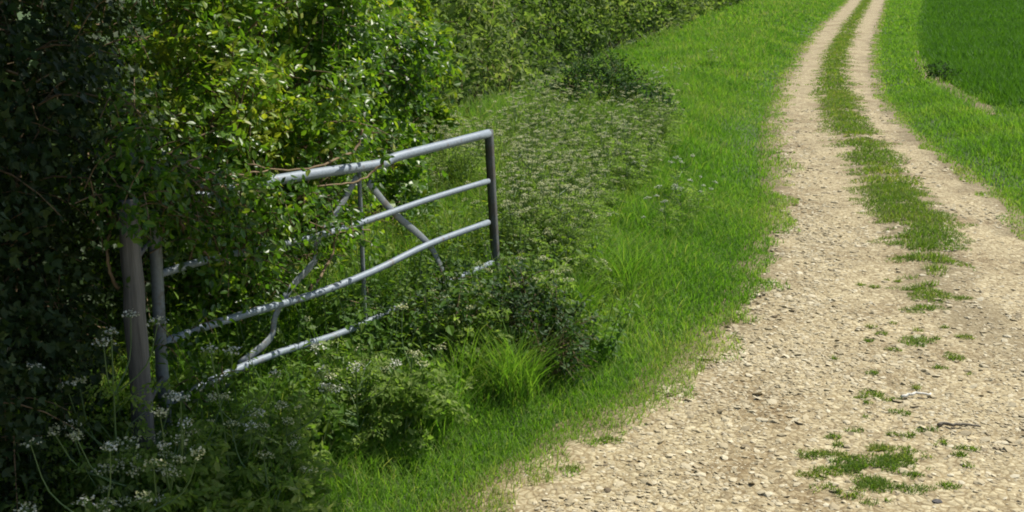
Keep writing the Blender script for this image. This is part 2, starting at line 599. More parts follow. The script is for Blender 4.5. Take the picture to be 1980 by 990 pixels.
bands = [(2.6, 8.0, 6000, 0.0055, 3), (8.0, 14.0, 3200, 0.008, 3), (14.0, 25.0, 1000, 0.012, 2), (25.0, 45.0, 380, 0.022, 2), (45.0, 105.0, 110, 0.045, 2)]
G = Geo()
for y0, y1, dn, w, sg in bands:
    x, y = scatter(y0, y1, lambda q: xH(q) - 0.8 + 0.75 * sstep(14, 20, q), lambda q: xL(q) + 0.45, dn)
    l = xL(y) - x
    pat = n2(x, y, 1.1, 5)
    ragged = (l > (n2(x, y, 3.2, 8) - 0.66) * 0.75) & (rng.random(len(x)) < 0.10 + 0.90 * sstep(-0.42, 0.18, l + (n2(x, y, 7.0, 19) - 0.5) * 0.5))
    x, y, l, pat = x[ragged], y[ragged], l[ragged], pat[ragged]
    base = 0.05 + 0.15 * sstep(0.05, 1.5, l) + 0.2 * sstep(1.2, 3.0, l) * (y < 20)
    h = base * (0.35 + 0.8 * pat + 0.7 * n2(x, y, 0.45, 14)) * rng.uniform(0.6, 1.25, len(x))
    t = np.clip(rng.normal(0.40, 0.15, len(x)) + 0.30 * (1 - sstep(-0.1, 0.4, l)) + 0.5 * (n2(x, y, 0.5, 2) - 0.45) + 0.3 * (n2(x, y, 2.2, 6) - 0.5), 0, 1)
    straw = rng.random(len(x)) < 0.05 + 0.10 * sstep(0.5, 0.75, n2(x, y, 0.7, 77))
    h = np.where(straw, h * rng.uniform(1.1, 1.7, len(x)), h)
    t = np.where(straw, rng.uniform(0.85, 1.0, len(x)), t)
    blades(G, np.stack([x, y, np.where(l < 0.5, top(x, y), land(x, y)) - 0.012], 1), h, w * rng.uniform(0.7, 1.4, len(x)) * np.where(straw, 0.6, 1), rng.uniform(0.2, 0.95, len(x)), sg, t)
tag(G.build('verge_grass', M['grass']), 'long bright green verge grass between the hedge and the track', 'grass', kind='stuff')

G = Geo()
for y0, y1, dn, w, sg in [(9.0, 14.0, 2200, 0.008, 3), (14.0, 25.0, 1000, 0.012, 2), (25.0, 45.0, 380, 0.022, 2), (45.0, 105.0, 110, 0.045, 2)]:
    x, y = scatter(y0, y1, lambda q: xR(q) - 0.12, lambda q: np.minimum(xF(q) + 0.25, xR(q) + 7.0), dn)
    l = x - xR(y)
    k = l > (n2(x, y, 3.0, 18) - 0.5) * 0.5
    bare = np.min([np.hypot(x - c[0], y - c[1]) for c in cen], 0) < 0.28
    k &= ~(bare & (rng.random(len(x)) < 0.7))
    x, y, l = x[k], y[k], l[k]
    h = (0.05 + 0.12 * sstep(0.05, 1.2, l)) * (0.55 + 0.9 * n2(x, y, 1.1, 25)) * rng.uniform(0.6, 1.25, len(x))
    t = np.clip(rng.normal(0.48, 0.17, len(x)) + 0.25 * (1 - sstep(0.0, 0.5, l)), 0, 1)
    blades(G, np.stack([x, y, np.where(l < 0.5, top(x, y), land(x, y)) - 0.012], 1), h, w * rng.uniform(0.7, 1.4, len(x)), rng.uniform(0.2, 0.9, len(x)), sg, t)
tag(G.build('field_margin_grass', M['grass']), 'short green grass between the track and the wheat field', 'grass', kind='stuff')

# grass crown between the two ruts
G = Geo()
for y0, y1, dn, w, sg in [(7.6, 14.0, 5200, 0.007, 3), (14.0, 25.0, 2000, 0.012, 2), (25.0, 45.0, 750, 0.022, 2), (45.0, 105.0, 200, 0.045, 2)]:
    x, y = scatter(y0, y1, lambda q: sL(q) - 0.35, lambda q: sR(q) + 0.35, dn)
    e = np.minimum(x - sL(y), sR(y) - x)
    cover = sstep(-0.34, 0.08, e) * np.clip(0.18 + 0.82 * sstep(9.2, 11.6, y), 0, 1) + 0.25 * sstep(0.1, 0.3, e) * (y > 9)
    nn = 0.5 * n2(x * 0.8, y * 1.7, 2.4, 31) + 0.5 * n2(x * 0.7, y * 1.7, 5.0, 33)
    k = (rng.random(len(x)) < 0.75) & (nn < 0.23 + 0.355 * cover - 0.02 * (1 - sstep(12, 24, y)))
    x, y, e = x[k], y[k], e[k]
    h = (0.025 + 0.045 * sstep(-0.1, 0.3, e)) * rng.uniform(0.6, 1.4, len(x))
    t = np.clip(rng.normal(0.40, 0.2, len(x)) + 0.5 * (n2(x, y, 1.5, 47) - 0.45), 0, 1)
    blades(G, np.stack([x, y, rutted(x, y) - 0.008], 1), h, w * rng.uniform(0.7, 1.4, len(x)), rng.uniform(0.3, 1.1, len(x)), sg, t)
tag(G.build('track_grass', M['track_grass']), 'low grass crown growing along the middle of the track', 'grass', kind='stuff')

# young wheat
G = Geo()
for y0, y1, dn, w, sg in [(18.8, 30.0, 420, 0.022, 2), (30.0, 50.0, 210, 0.032, 2), (50.0, 105.0, 90, 0.055, 2)]:
    x, y = scatter(y0, y1, xF, lambda q: xF(q) * 0 + 0.46 * q + 4.0, dn)
    k = (np.mod(x * 0.86 - y * 0.5, 0.25) < 0.18) | (rng.random(len(x)) < 0.5)
    x, y = x[k], y[k]
    h = 0.36 * (0.8 + 0.35 * n2(x, y, 0.5, 41)) * rng.uniform(0.85, 1.12, len(x)) * (0.6 + 0.4 * sstep(0, 0.5, x - xF(y)))
    blades(G, np.stack([x, y, land(x, y) - 0.02], 1), h, w * rng.uniform(0.7, 1.3, len(x)), rng.uniform(0.15, 0.7, len(x)), sg, np.clip(rng.normal(0.45, 0.18, len(x)), 0, 1))
tag(G.build('young_wheat', M['wheat']), 'dense dark green young wheat filling the field on the far side of the track', 'crop', kind='stuff')

# ------------------------------------------------------------------ loose stones on the track
ico_v = []
ph = (1 + 5 ** 0.5) / 2
for a, b in ((1, ph), (-1, ph), (1, -ph), (-1, -ph)):
    ico_v += [(0, a, b), (a, b, 0), (b, 0, a)]
ico_v = unit(np.array(ico_v, float))
import bmesh
bm_ = bmesh.new()
for c in ico_v:
    bm_.verts.new(c)
hull = bmesh.ops.convex_hull(bm_, input=bm_.verts[:])
bm_.verts.ensure_lookup_table()
bm_.verts.index_update()
ico_f = [[v.index for v in f.verts] for f in bm_.faces]
ico_v = np.array([v.co[:] for v in bm_.verts])
bm_.free()


def stones(geo, x, y, size, tint, sink=0.25):
    n = len(x)
    var = rng.integers(0, 6, n)
    for q in range(6):
        k = var == q
        tv = ico_v * rng.uniform(0.62, 1.1, (len(ico_v), 1))
        m_ = int(k.sum())
        if not m_:
            continue
        az = rng.uniform(0, 2 * math.pi, m_)
        ca, sa = np.cos(az), np.sin(az)
        S = size[k]
        el = rng.uniform(0.6, 1.0, m_)
        fl = rng.uniform(0.16, 0.36, m_)
        tx, tyy = rng.normal(0, 0.18, m_), rng.normal(0, 0.18, m_)
        Mx = np.zeros((m_, 3, 3))
        Mx[:, 0, 0], Mx[:, 0, 1] = ca * S, -sa * S * el
        Mx[:, 1, 0], Mx[:, 1, 1] = sa * S, ca * S * el
        Mx[:, 2, 2] = S * fl
        Mx[:, 2, 0], Mx[:, 2, 1] = tx * S, tyy * S * el
        geo.stamp(tv, ico_f, Mx, np.stack([x[k], y[k], rutted(x[k], y[k]) + S * fl * (0.5 - sink)], 1), tint[k])


G = Geo()
for y0, y1, dn, s0 in [(4.2, 8.0, 3800, 0.0095), (8.0, 13.0, 1600, 0.0125), (13.0, 22.0, 300, 0.019)]:
    x, y = scatter(y0, y1, lambda q: xL(q) + 0.0, lambda q: np.minimum(xR(q) + 0.0, 0.47 * q + 1), dn)
    w_ = (x - xL(y)) / (xR(y) - xL(y))
    rough = sstep(0.5, 0.7, n2(x, y, 1.2, 51)) * 0.30 + 0.85 * np.exp(-((w_ - 0.13) / 0.13) ** 2) * (0.35 + 0.65 * sstep(0.35, 0.6, n2(x, y, 2.0, 57))) + 0.10 + 0.25 * np.exp(-((w_ - 0.62) / 0.1) ** 2)
    k = rng.random(len(x)) < rough
    x, y = x[k], y[k]
    s = s0 * np.exp(rng.normal(0, 0.55, len(x)))
    s = np.minimum(s, 0.042)
    stones(G, x, y, s, np.clip(rng.normal(0.62, 0.2, len(x)), 0, 1))
tag(G.build('gravel', M['stone']), 'pale broken limestone lying loose on the track', 'gravel', kind='stuff')

# single stones and sticks one can pick out
for (a, b, s, lab, mk, nm, ct_) in [
    (1812, 974, 0.032, 'small dark flint lying at the near edge of the grass patch on the track', 'darkstone', 'flint_stone', 'stone'),
]:
    q = at_z(a, b)
    G = Geo()
    stones(G, q[:1], q[1:2], np.array([s]), np.array([0.5]), 0.1)
    tag(G.build(nm, M[mk]), lab, ct_)
q0, q1 = at_z(1742, 772), at_z(1800, 766)
G = Geo()
pts = curve([(*q0[:2], rutted(*q0[:2]) + 0.015), (*((q0 + q1) / 2)[:2], rutted(*((q0 + q1) / 2)[:2]) + 0.03), (*q1[:2], rutted(*q1[:2]) + 0.02)], 12)
pts[:, 1] += rng.normal(0, 0.008, len(pts))
tube(G, pts, np.linspace(0.011, 0.006, len(pts)), 6)
tag(G.build('pale_stick', M['pale'], smooth=True), 'short bleached white stick lying on the track beside a grass tuft', 'stick')
q0, q1 = at_z(1812, 826), at_z(1896, 828)
G = Geo()
pts = curve([(*q0[:2], rutted(*q0[:2]) + 0.012), (*((q0 + q1) / 2)[:2], rutted(*((q0 + q1) / 2)[:2]) + 0.02), (*q1[:2], rutted(*q1[:2]) + 0.012)], 12)
pts[:, 1] += rng.normal(0, 0.01, len(pts))
tube(G, pts, np.linspace(0.011, 0.006, len(pts)), 6)
tag(G.build('brown_twig', M['dead'], smooth=True), 'thin dark brown twig lying flat on the bare gravel', 'twig')

# grass patches standing on their own on the stony track
tufts = [  # px, py, half width m, half depth m, label
    (1690, 765, 0.09, 0.10, 'small grass tuft on the track just left of the white stick'),
    (1738, 800, 0.085, 0.06, 'bright green cushion of grass on the track just below the white stick'),
    (1775, 662, 0.15, 0.17, 'wide green grass mat on the track above the white stick'),
    (1845, 690, 0.08, 0.10, None), (1865, 655, 0.10, 0.06, None), (1800, 575, 0.22, 0.25, None), (1785, 600, 0.2, 0.12, None),
    (1700, 905, 0.26, 0.20, 'broad worn grass patch on the gravel nearest the camera'),
    (1640, 950, 0.20, 0.10, None), (1570, 925, 0.10, 0.06, None), (1740, 880, 0.16, 0.10, None), (1860, 885, 0.07, 0.03, None), (1820, 860, 0.05, 0.05, None),
    (1835, 945, 0.06, 0.05, None), (1795, 833, 0.09, 0.04, None), (1680, 980, 0.09, 0.03, None), (1870, 907, 0.04, 0.03, None), (1860, 578, 0.10, 0.05, None), (1755, 845, 0.05, 0.05, None),
    (1172, 858, 0.10, 0.06, None), (1108, 912, 0.09, 0.05, None),
]
for _ in range(46):
    b = rng.uniform(500, 970)
    tufts.append((rng.normal(1770 - 0.12 * (b - 500), 75), b, rng.uniform(0.03, 0.09), rng.uniform(0.02, 0.05), None))
for _ in range(16):
    b = rng.uniform(868, 985)
    tufts.append((rng.uniform(1550, 1790), b, rng.uniform(0.06, 0.16), rng.uniform(0.03, 0.08), None))
for a, b, rx, ry, lab in tufts:
    q = at_z(a, b)
    n = int(19000 * rx * ry * 1.5) + 45
    r_ = np.sqrt(rng.random(n))
    aa = rng.uniform(0, 2 * math.pi, n)
    x, y = q[0] + rx * r_ * np.cos(aa), q[1] + ry * r_ * np.sin(aa)
    k = n2(x, y, 9.0, 61) + n2(x, y, 22, 62) * 0.4 < 0.92 - 0.35 * r_ ** 2
    x, y, r_ = x[k], y[k], r_[k]
    if len(x) < 8:
        continue
    G = Geo()
    hh = (0.045 - 0.025 * r_) * rng.uniform(0.6, 1.3, len(x))
    blades(G, np.stack([x, y, rutted(x, y) - 0.006], 1) - np.array([q[0], q[1], 0]), hh, 0.0055 * rng.uniform(0.7, 1.4, len(x)), rng.uniform(0.3, 1.2, len(x)), 3, np.clip(rng.normal(rng.uniform(0.3, 0.65), 0.2, len(x)), 0, 1))
    o = G.build('grass_tuft', M['track_grass'])
    o.location = (q[0], q[1], 0)
    tag(o, lab or 'scrappy low grass patch growing out of the bare stony track', 'grass tuft', 'grass patches on the track')

# ------------------------------------------------------------------ leaf sprays
LEAF_V = np.array([(0, 0, 0), (0.27, 0.28, 0.05), (0.22, 0.68, 0.04), (0, 1, -0.06), (-0.22, 0.68, 0.04), (-0.27, 0.28, 0.05)], float)
LEAF_F = [[0, 1, 2, 3], [0, 3, 4, 5]]
LOBE_V = np.array([(0, 0, 0), (0.30, 0.05, 0.03), (0.48, 0.34, 0.06), (0.20, 0.50, 0.0), (0, 1, -0.05), (-0.20, 0.50, 0.0), (-0.48, 0.34, 0.06), (-0.30, 0.05, 0.03)], float)
LOBE_F = [[0, 1, 2, 3], [0, 3, 4, 5], [0, 5, 6, 7]]


def frames(axis_, nrm, size):
    a = unit(axis_)
    n_ = unit(nrm - (nrm * a).sum(-1, keepdims=True) * a)
    s = np.cross(a, n_)
    return np.stack([s, a, n_], -1) * np.asarray(size)[:, None, None]


def sprays(geo, P, D, L, leaves, size, up=0.6, tint=None, shape='leaf', sz_var=0.3, twig_geo=None, twig_keep=0.25, out=None, spread=0.9):
    """Twigs from P along D of length L with alternating leaves."""
    n = len(P)
    if tint is None:
        tint = np.clip(rng.normal(0.42, 0.17, n), 0, 1)
    side0 = unit(np.cross(D, rdir(n)))
    L = np.broadcast_to(L, (n,))
    tv, tf = (LEAF_V, LEAF_F) if shape == 'leaf' else (LOBE_V, LOBE_F)
    out = D if out is None else out
    for k in range(leaves):
        t = 0.15 + 0.85 * (k + rng.random(n) * 0.6) / leaves
        pos = P + D * (L * t)[:, None] - np.array([0, 0, 1.0]) * (0.28 * L * t ** 2)[:, None]
        sg = 1 if k % 2 else -1
        ax_ = D * 0.55 + side0 * sg * spread + rng.normal(0, 0.35, (n, 3)) - np.array([0, 0, 0.25])
        nr = np.array([0, 0, 1.0]) * up + out * (1 - up) + rng.normal(0, 0.42, (n, 3))
        s = size * rng.uniform(1 - sz_var, 1 + sz_var, n)
        geo.stamp(tv, tf, frames(ax_, nr, s), pos, np.clip(tint + rng.normal(0, 0.13, n), 0, 1))
    if twig_geo is not None:
        for i in np.nonzero(rng.random(n) < twig_keep)[0]:
            tt = np.array([-0.6, 0.0, 0.5, 1.0])
            pts = P[i] + D[i] * (L[i] * tt)[:, None] - np.array([0, 0, 1.0]) * (0.28 * L[i] * tt ** 2)[:, None]
            tube(twig_geo, pts, np.array([0.006, 0.005, 0.0035, 0.002]) * min(1.0, L[i] / 0.3), 4, 0.5, cap=False)


def blob_points(blobs, n, depth=0.35, lump=0.3, freq=2.2, seed=0.0, inner=0.72, gapf=1.7, gapt=0.78):
    """Points through the outer shell of a union of uneven ellipsoids; returns points and outward directions."""
    B = np.array(blobs, float)
    w = (B[:, 3] * B[:, 4] + B[:, 4] * B[:, 5] + B[:, 3] * B[:, 5])
    PP, OO = [], []
    got = 0
    while got < n:
        m_ = n
        i = rng.choice(len(B), m_, p=w / w.sum())
        d = rdir(m_)
        r = 1 - depth * rng.random(m_) ** 1.3
        c, rad = B[i, :3], B[i, 3:6]
        p0 = c + d * rad
        r = r * (1 + lump * (vnoise(p0 * freq + seed) + 0.5 * vnoise(p0 * freq * 2.3 + seed) - 0.8))
        p_ = c + d * rad * r[:, None]
        o_ = unit(d / rad)
        ok = np.ones(m_, bool)
        for j in range(len(B)):
            q_ = np.linalg.norm((p_ - B[j, :3]) / B[j, 3:6], axis=1)
            ok &= ~((q_ < inner) & (i != j))
        gap = 0.7 * vnoise(p_ * freq * gapf + seed + 31) + 0.3 * vnoise(p_ * freq * gapf * 2.7 + seed)
        ok &= gap < gapt
        ok &= p_[:, 2] > 0.1
        PP.append(p_[ok])
        OO.append(o_[ok])
        got += ok.sum()
    return np.concatenate(PP)[:n], np.concatenate(OO)[:n]


def clumps(blobs, n, lo, hi, face=(0.8, -0.6, 0.3)):
    """Small uneven clumps standing out of the visible side of a bush."""
    B = np.array(blobs, float)
    out = list(blobs)
    f = unit(np.array(face))
    while len(out) < len(blobs) + n:
        b = B[rng.integers(len(B))]
        d = rdir(1)[0]
        if d @ f < -0.1:
            continue
        c = b[:3] + d * b[3:6] * rng.uniform(0.85, 1.12)
        q = rng.uniform(lo, hi)
        out.append((*c, q * rng.uniform(0.8, 1.3), q * rng.uniform(0.8, 1.3), q * rng.uniform(0.6, 1.0)))
    return out


def shrub(name, label, cat, base, blobs, twigs, leaves, size, tl, mat, group=None, shape='leaf', up=0.5, depth=0.4, lump=0.35, freq=1.6, seed=0.0,
          limbs=8, limb_r=0.03, twig_keep=0.12, fol='foliage', tshift=0.0, keep=None, spread=0.9, gapf=1.7, gapt=0.78):
    root = thing(name, base, label, cat, group)
    b = np.array(base)
    P, O = blob_points(blobs, twigs, depth, lump, freq, seed, 0.72, gapf, gapt)
    if keep is not None:
        k = keep(P)
        P, O = P[k], O[k]
    D = unit(O * 0.7 + np.array([0, 0, 0.25]) + rng.normal(0, 0.45, P.shape))
    tint = np.clip(0.42 + tshift + 0.7 * (vnoise(P * 1.1 + seed + 5) - 0.5) + rng.normal(0, 0.12, len(P)), 0, 1)
    G, T = Geo(), Geo()
    sprays(G, P - b, D, rng.uniform(0.6, 1.3, len(P)) * tl, leaves, size, up, tint, shape, 0.35, T, twig_keep, O, spread)
    G.build(fol, M[mat], root)
    B = np.array(blobs, float)
    for k in range(limbs):
        j = rng.integers(len(B))
        tip = B[j, :3] + rdir(1)[0] * B[j, 3:6] * 0.8
        st = np.array([B[j, 0] + rng.normal(0, 0.2), B[j, 1] + rng.normal(0, 0.2), land(B[j, 0], B[j, 1]) - 0.05]) * 0.5 + b * 0.5
        st[2] = float(land(st[0], st[1])) - 0.05
        mid = (st + tip) / 2 + rng.normal(0, 0.15, 3)
        pts = curve([st, mid, tip], 10)
        tube(T, pts - b, np.linspace(limb_r, limb_r * 0.3, len(pts)), 5, 0.5)
    T.build('branches', M['twig'], root, smooth=True)
    return root


def gz(x, y, d=0.0):
    return float(land(x, y)) + d


tH, tE = 5.55, 8.2
pH, pE = at_t(300, 600, tH), at_t(947, 400, tE)
gd = unit((pE - pH) * np.array([1, 1, 0]))
gn = np.array([gd[1], -gd[0], 0.0])            # towards the track


def clear_of_gate(P):
    s_, o_ = (P - pH) @ gd, (P - pH) @ gn
    return ~((o_ > -0.28) & (s_ > 0.95) & (P[:, 2] < 1.5)) & ~((o_ > -0.2) & (s_ > 0.5) & (P[:, 2] < 0.75))


# near hedge, left to far: every shrub a thing of its own
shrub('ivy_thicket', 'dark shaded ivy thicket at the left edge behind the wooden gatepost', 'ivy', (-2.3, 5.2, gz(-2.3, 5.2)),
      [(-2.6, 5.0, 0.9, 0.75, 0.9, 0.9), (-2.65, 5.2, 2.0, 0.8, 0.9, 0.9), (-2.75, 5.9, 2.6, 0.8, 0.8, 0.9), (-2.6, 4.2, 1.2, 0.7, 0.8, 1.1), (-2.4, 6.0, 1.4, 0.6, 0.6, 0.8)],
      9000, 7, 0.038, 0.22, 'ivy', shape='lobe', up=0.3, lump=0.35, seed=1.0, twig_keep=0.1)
shrub('hazel_bush', 'sunlit yellow-green hazel bush leaning over the hinge end of the gate', 'bush', (-2.2, 7.4, gz(-2.2, 7.4)),
      clumps([(-2.1, 6.7, 1.55, 0.75, 0.7, 0.55), (-1.75, 7.3, 1.95, 0.75, 0.7, 0.65), (-1.65, 8.1, 2.1, 0.8, 0.7, 0.7), (-2.2, 7.6, 2.5, 0.8, 0.9, 0.7), (-1.9, 7.6, 0.9, 0.7, 0.9, 0.7), (-1.5, 6.9, 1.3, 0.4, 0.42, 0.28), (-1.5, 8.4, 1.4, 0.5, 0.6, 0.6)], 26, 0.16, 0.36),
      11000, 7, 0.046, 0.24, 'hazel', up=0.5, lump=0.6, freq=2.4, seed=2.0, limbs=14, limb_r=0.022, twig_keep=0.15, tshift=0.24, keep=clear_of_gate, gapf=0.75, gapt=0.60)
shrub('field_maple_bush', 'olive leafy maple bush behind the middle of the gate', 'bush', (-1.9, 10.2, gz(-1.9, 10.2)),
      clumps([(-1.8, 9.6, 1.2, 0.8, 0.8, 0.8), (-1.75, 10.2, 2.0, 0.85, 0.9, 0.9), (-2.0, 10.6, 2.8, 0.9, 0.9, 0.8), (-1.5, 9.9, 0.6, 0.55, 0.6, 0.45)], 16, 0.18, 0.4),
      4200, 7, 0.06, 0.28, 'hazel', up=0.5, lump=0.45, freq=2.0, seed=3.0, limbs=8, shape='lobe', tshift=0.2, keep=clear_of_gate, gapf=0.8, gapt=0.62)
shrub('elder_bush', 'bright green elder bush in the hedge beyond the gate', 'bush', (-1.7, 12.8, gz(-1.7, 12.8)),
      clumps([(-1.7, 12.3, 1.4, 0.8, 0.7, 0.9), (-1.6, 12.8, 2.3, 0.8, 0.7, 0.9), (-1.5, 12.4, 0.7, 0.6, 0.6, 0.55)], 12, 0.18, 0.4),
      2300, 7, 0.085, 0.32, 'nettle', up=0.6, lump=0.4, seed=4.0, limbs=8, tshift=0.1, gapf=0.8, gapt=0.64)
hy = [14.3, 16.2, 18.3, 20.6, 23.2, 26.0, 29.2, 32.8, 36.8, 41.3, 46.3, 52.0, 58.5, 66.0, 75.0, 86.0, 99.0]
labs = {14.3: 'dark hawthorn bush with a deep hollow, directly behind the pale cow parsley', 16.2: 'olive green hawthorn bush in the hedge just past the dark hollow',
        18.3: 'hawthorn bush overhanging a dark gap level with the verge thicket', 20.6: 'light green hawthorn bush in the hedge beyond the verge thicket'}
for i, yb in enumerate(hy):
    xb = float(xH(yb)) - 0.75
    dx = float(xH(yb + 1) - xH(yb - 1)) / 2
    ln = (hy[i + 1] - yb if i + 1 < len(hy) else 14) * 0.72
    z0 = gz(xb, yb)
    sc = 0.06 + 0.0022 * yb
    r1 = rng.uniform(0.85, 1.15)
    bl = []
    for u in (-0.5, 0.0, 0.5):
        cx, cy = xb + dx * u * ln * 1.2, yb + u * ln * 1.2
        bl += [(cx + rng.normal(0, 0.12), cy, z0 + rng.uniform(0.9, 1.1), 0.62, ln * 0.5, 0.75), (cx + 0.12 + rng.normal(0, 0.12), cy, z0 + rng.uniform(1.9, 2.2), 0.85 * r1, ln * 0.5, 0.9),
               (cx - 0.3, cy, z0 + 2.9, 0.8, ln * 0.5, 0.75)]
    bl = clumps(bl, 9, 0.25, 0.55, (1, -0.5, 0.4))
    area = ln * 3.2
    ntw = int(np.clip(area * 210 * (0.09 / sc) ** 1.3, 500, 2600))
    shrub('hawthorn_bush', labs.get(yb, 'clipped olive hawthorn bush in the long hedge running away up the verge'), 'bush', (xb, yb, z0), bl, ntw, 7, sc, sc * 5, 'hawthorn', 'hawthorn bushes of the far hedge',
          up=0.5, lump=0.4, freq=1.3, seed=10.0 + i, limbs=5, depth=0.5, tshift=0.1 + rng.normal(0, 0.08), twig_keep=0.05, gapf=0.9, gapt=0.62)

# tree added to shade the left end of the gate; crown out of view
tr = thing('added_shade_tree', (-2.9, 6.6, gz(-2.9, 6.6)), 'added ivy-clad tree above the wooden gatepost, its unseen crown shading the gate end', 'tree')
G = Geo()
tp = curve([(0, 0, -0.2), (0.05, 0.05, 1.5), (-0.05, 0.1, 3.2), (0.15, 0.05, 5.4)], 16)
tube(G, tp, np.linspace(0.22, 0.10, len(tp)), 10)
for k in range(9):
    z = rng.uniform(2.6, 4.6)
    a = rng.uniform(-1.6, 1.9)
    pts = curve([(0, 0.08, z), (0.6 * math.cos(a), 0.6 * math.sin(a), z + 0.5), (1.5 * math.cos(a), 1.5 * math.sin(a), z + 0.8)], 10)
    tube(G, pts, np.linspace(0.05, 0.012, len(pts)), 6)
shade_bough = curve([(0.05, 0.05, 3.1), (1.0, -0.9, 3.6), (2.2, -0.7, 3.7), (3.0, -0.5, 3.6), (3.5, -0.3, 3.55)], 20) - np.array([0, 0, tr.location[2]])  # long limb added above the view to carry the shading leaves
tube(G, shade_bough, np.linspace(0.08, 0.012, len(shade_bough)), 8)
G.build('trunk', M['bark'], tr, smooth=True)
G = Geo()
P, O = blob_points([(-2.6, 5.4, 4.0, 1.0, 1.0, 0.6), (-1.7, 5.2, 3.8, 0.9, 0.7, 0.5), (-0.9, 5.4, 3.7, 0.7, 0.55, 0.42), (-0.2, 5.75, 3.6, 0.65, 0.45, 0.38), (0.45, 6.05, 3.6, 0.5, 0.42, 0.3), (0.95, 6.15, 3.6, 0.42, 0.4, 0.3), (0.4, 5.4, 3.7, 0.6, 0.45, 0.35), (-2.9, 6.6, 5.0, 1.0, 1.0, 0.8), (-1.2, 4.6, 3.9, 0.9, 0.6, 0.5), (-0.2, 5.2, 3.8, 0.7, 0.5, 0.4)], 6000, 0.6, 0.3, 1.4, 70.0)  # unseen leaf masses set towards the sun to darken the lower left
sprays(G, P - np.array(tr.location), unit(O * 0.6 + rng.normal(0, 0.5, P.shape)), 0.26, 7, 0.085, 0.6, None, 'leaf', out=O)
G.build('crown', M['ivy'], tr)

# ------------------------------------------------------------------ gate and post
def on_gate(a, b, off=0.0):
    d = ray(a, b)
    o = np.array([0, 0, HC])
    t = np.dot(pH + gn * off - o, gn) / np.dot(d, gn)
    return o + d * t


gb = np.array([pH[0], pH[1], gz(pH[0], pH[1])])
gate = thing('field_gate', gb, 'open galvanised tubular field gate with bent rails, half buried in the hedge', 'gate')


def gpart(name, px, r, mat, off=0.0, sides=10, flat=None, m_=30, label=None):
    G = Geo()
    pts = curve([on_gate(a, b, off) for a, b in px], m_) - gb
    tube(G, pts, r, sides, flat=flat)
    o = G.build(name, M[mat], gate, smooth=True)
    if label:
        o['label'] = label
    return o


gpart('rail', [(302, 396), (420, 372), (520, 351), (620, 334), (735, 317), (765, 304), (850, 282), (944, 258)], 0.029, 'rail', label='thickest top rail with a kink at its middle')
gpart('rail', [(305, 531), (400, 503), (520, 478), (610, 458), (700, 430), (830, 385), (944, 350)], 0.019, 'rail')
gpart('rail', [(312, 664), (395, 632), (500, 600), (610, 568), (720, 525), (830, 472), (944, 430)], 0.0205, 'rail')
gpart('rail', [(318, 782), (440, 722), (545, 680), (670, 640), (820, 570), (880, 540), (952, 508)], 0.020, 'rail')
gpart('rail', [(324, 900), (500, 815), (700, 708), (860, 640), (958, 590)], 0.02, 'rail')
sq = (1.0, 1.0)
gpart('end_stile', [(945, 251), (951, 370), (958, 500), (964, 600)], 0.031, 'stile', 0.0, 4, label='dark rusty end stile')
gpart('hinge_stile', [(296, 385), (303, 520), (311, 680), (320, 800), (328, 925)], 0.03, 'strap', 0.0, 8)
gpart('brace', [(690, 342), (655, 405), (612, 470), (608, 505), (560, 560), (532, 612), (522, 655), (462, 705)], 0.024, 'strap', -0.04, 8, (0.3, 1.0), label='bent and buckled diagonal brace')
gpart('brace', [(712, 352), (760, 410), (830, 474), (866, 540), (930, 600)], 0.024, 'strap', -0.04, 8, (0.3, 1.0))
gpart('upright', [(694, 330), (700, 480), (707, 640), (712, 715)], 0.013, 'strap', -0.055, 8)

pb = at_t(276, 900, 5.35)
post = thing('gatepost', (pb[0], pb[1], gz(pb[0], pb[1])), 'weathered round wooden gatepost beside the hinge end of the gate', 'post')
G = Geo()
on_y = lambda a, b: (lambda d: np.array([d[0] * pb[1] / d[1], pb[1], HC + d[2] * pb[1] / d[1]]))(ray(a, b))
ptop, pbot = on_y(246, 385), on_y(277, 830)
z0 = gz(pb[0], pb[1])
lean = (ptop[0] - pbot[0]) / (ptop[2] - pbot[2])
xo = ptop[0] - pb[0] - lean * (ptop[2] - z0)
zt = ptop[2] - z0
zz = np.linspace(-0.2, zt, 14)
pts = np.stack([xo + lean * zz + rng.normal(0, 0.002, 14), np.zeros(14), zz], 1)
tube(G, pts, np.linspace(0.050, 0.044, 14) + rng.normal(0, 0.0015, 14), 14)
G.build('post_shaft', M['post'], post, smooth=True)
for z in (0.55, zt - 0.25):
    G = Geo()
    a = np.array([xo + lean * z + 0.03, 0.0, z])
    b_ = np.array([gb[0] - pb[0] + 0.01, gb[1] - pb[1], z])
    tube(G, np.array([a, (a + b_) / 2, b_]), 0.012, 6)
    G.build('hinge_pin', M['stile'], post, smooth=True)

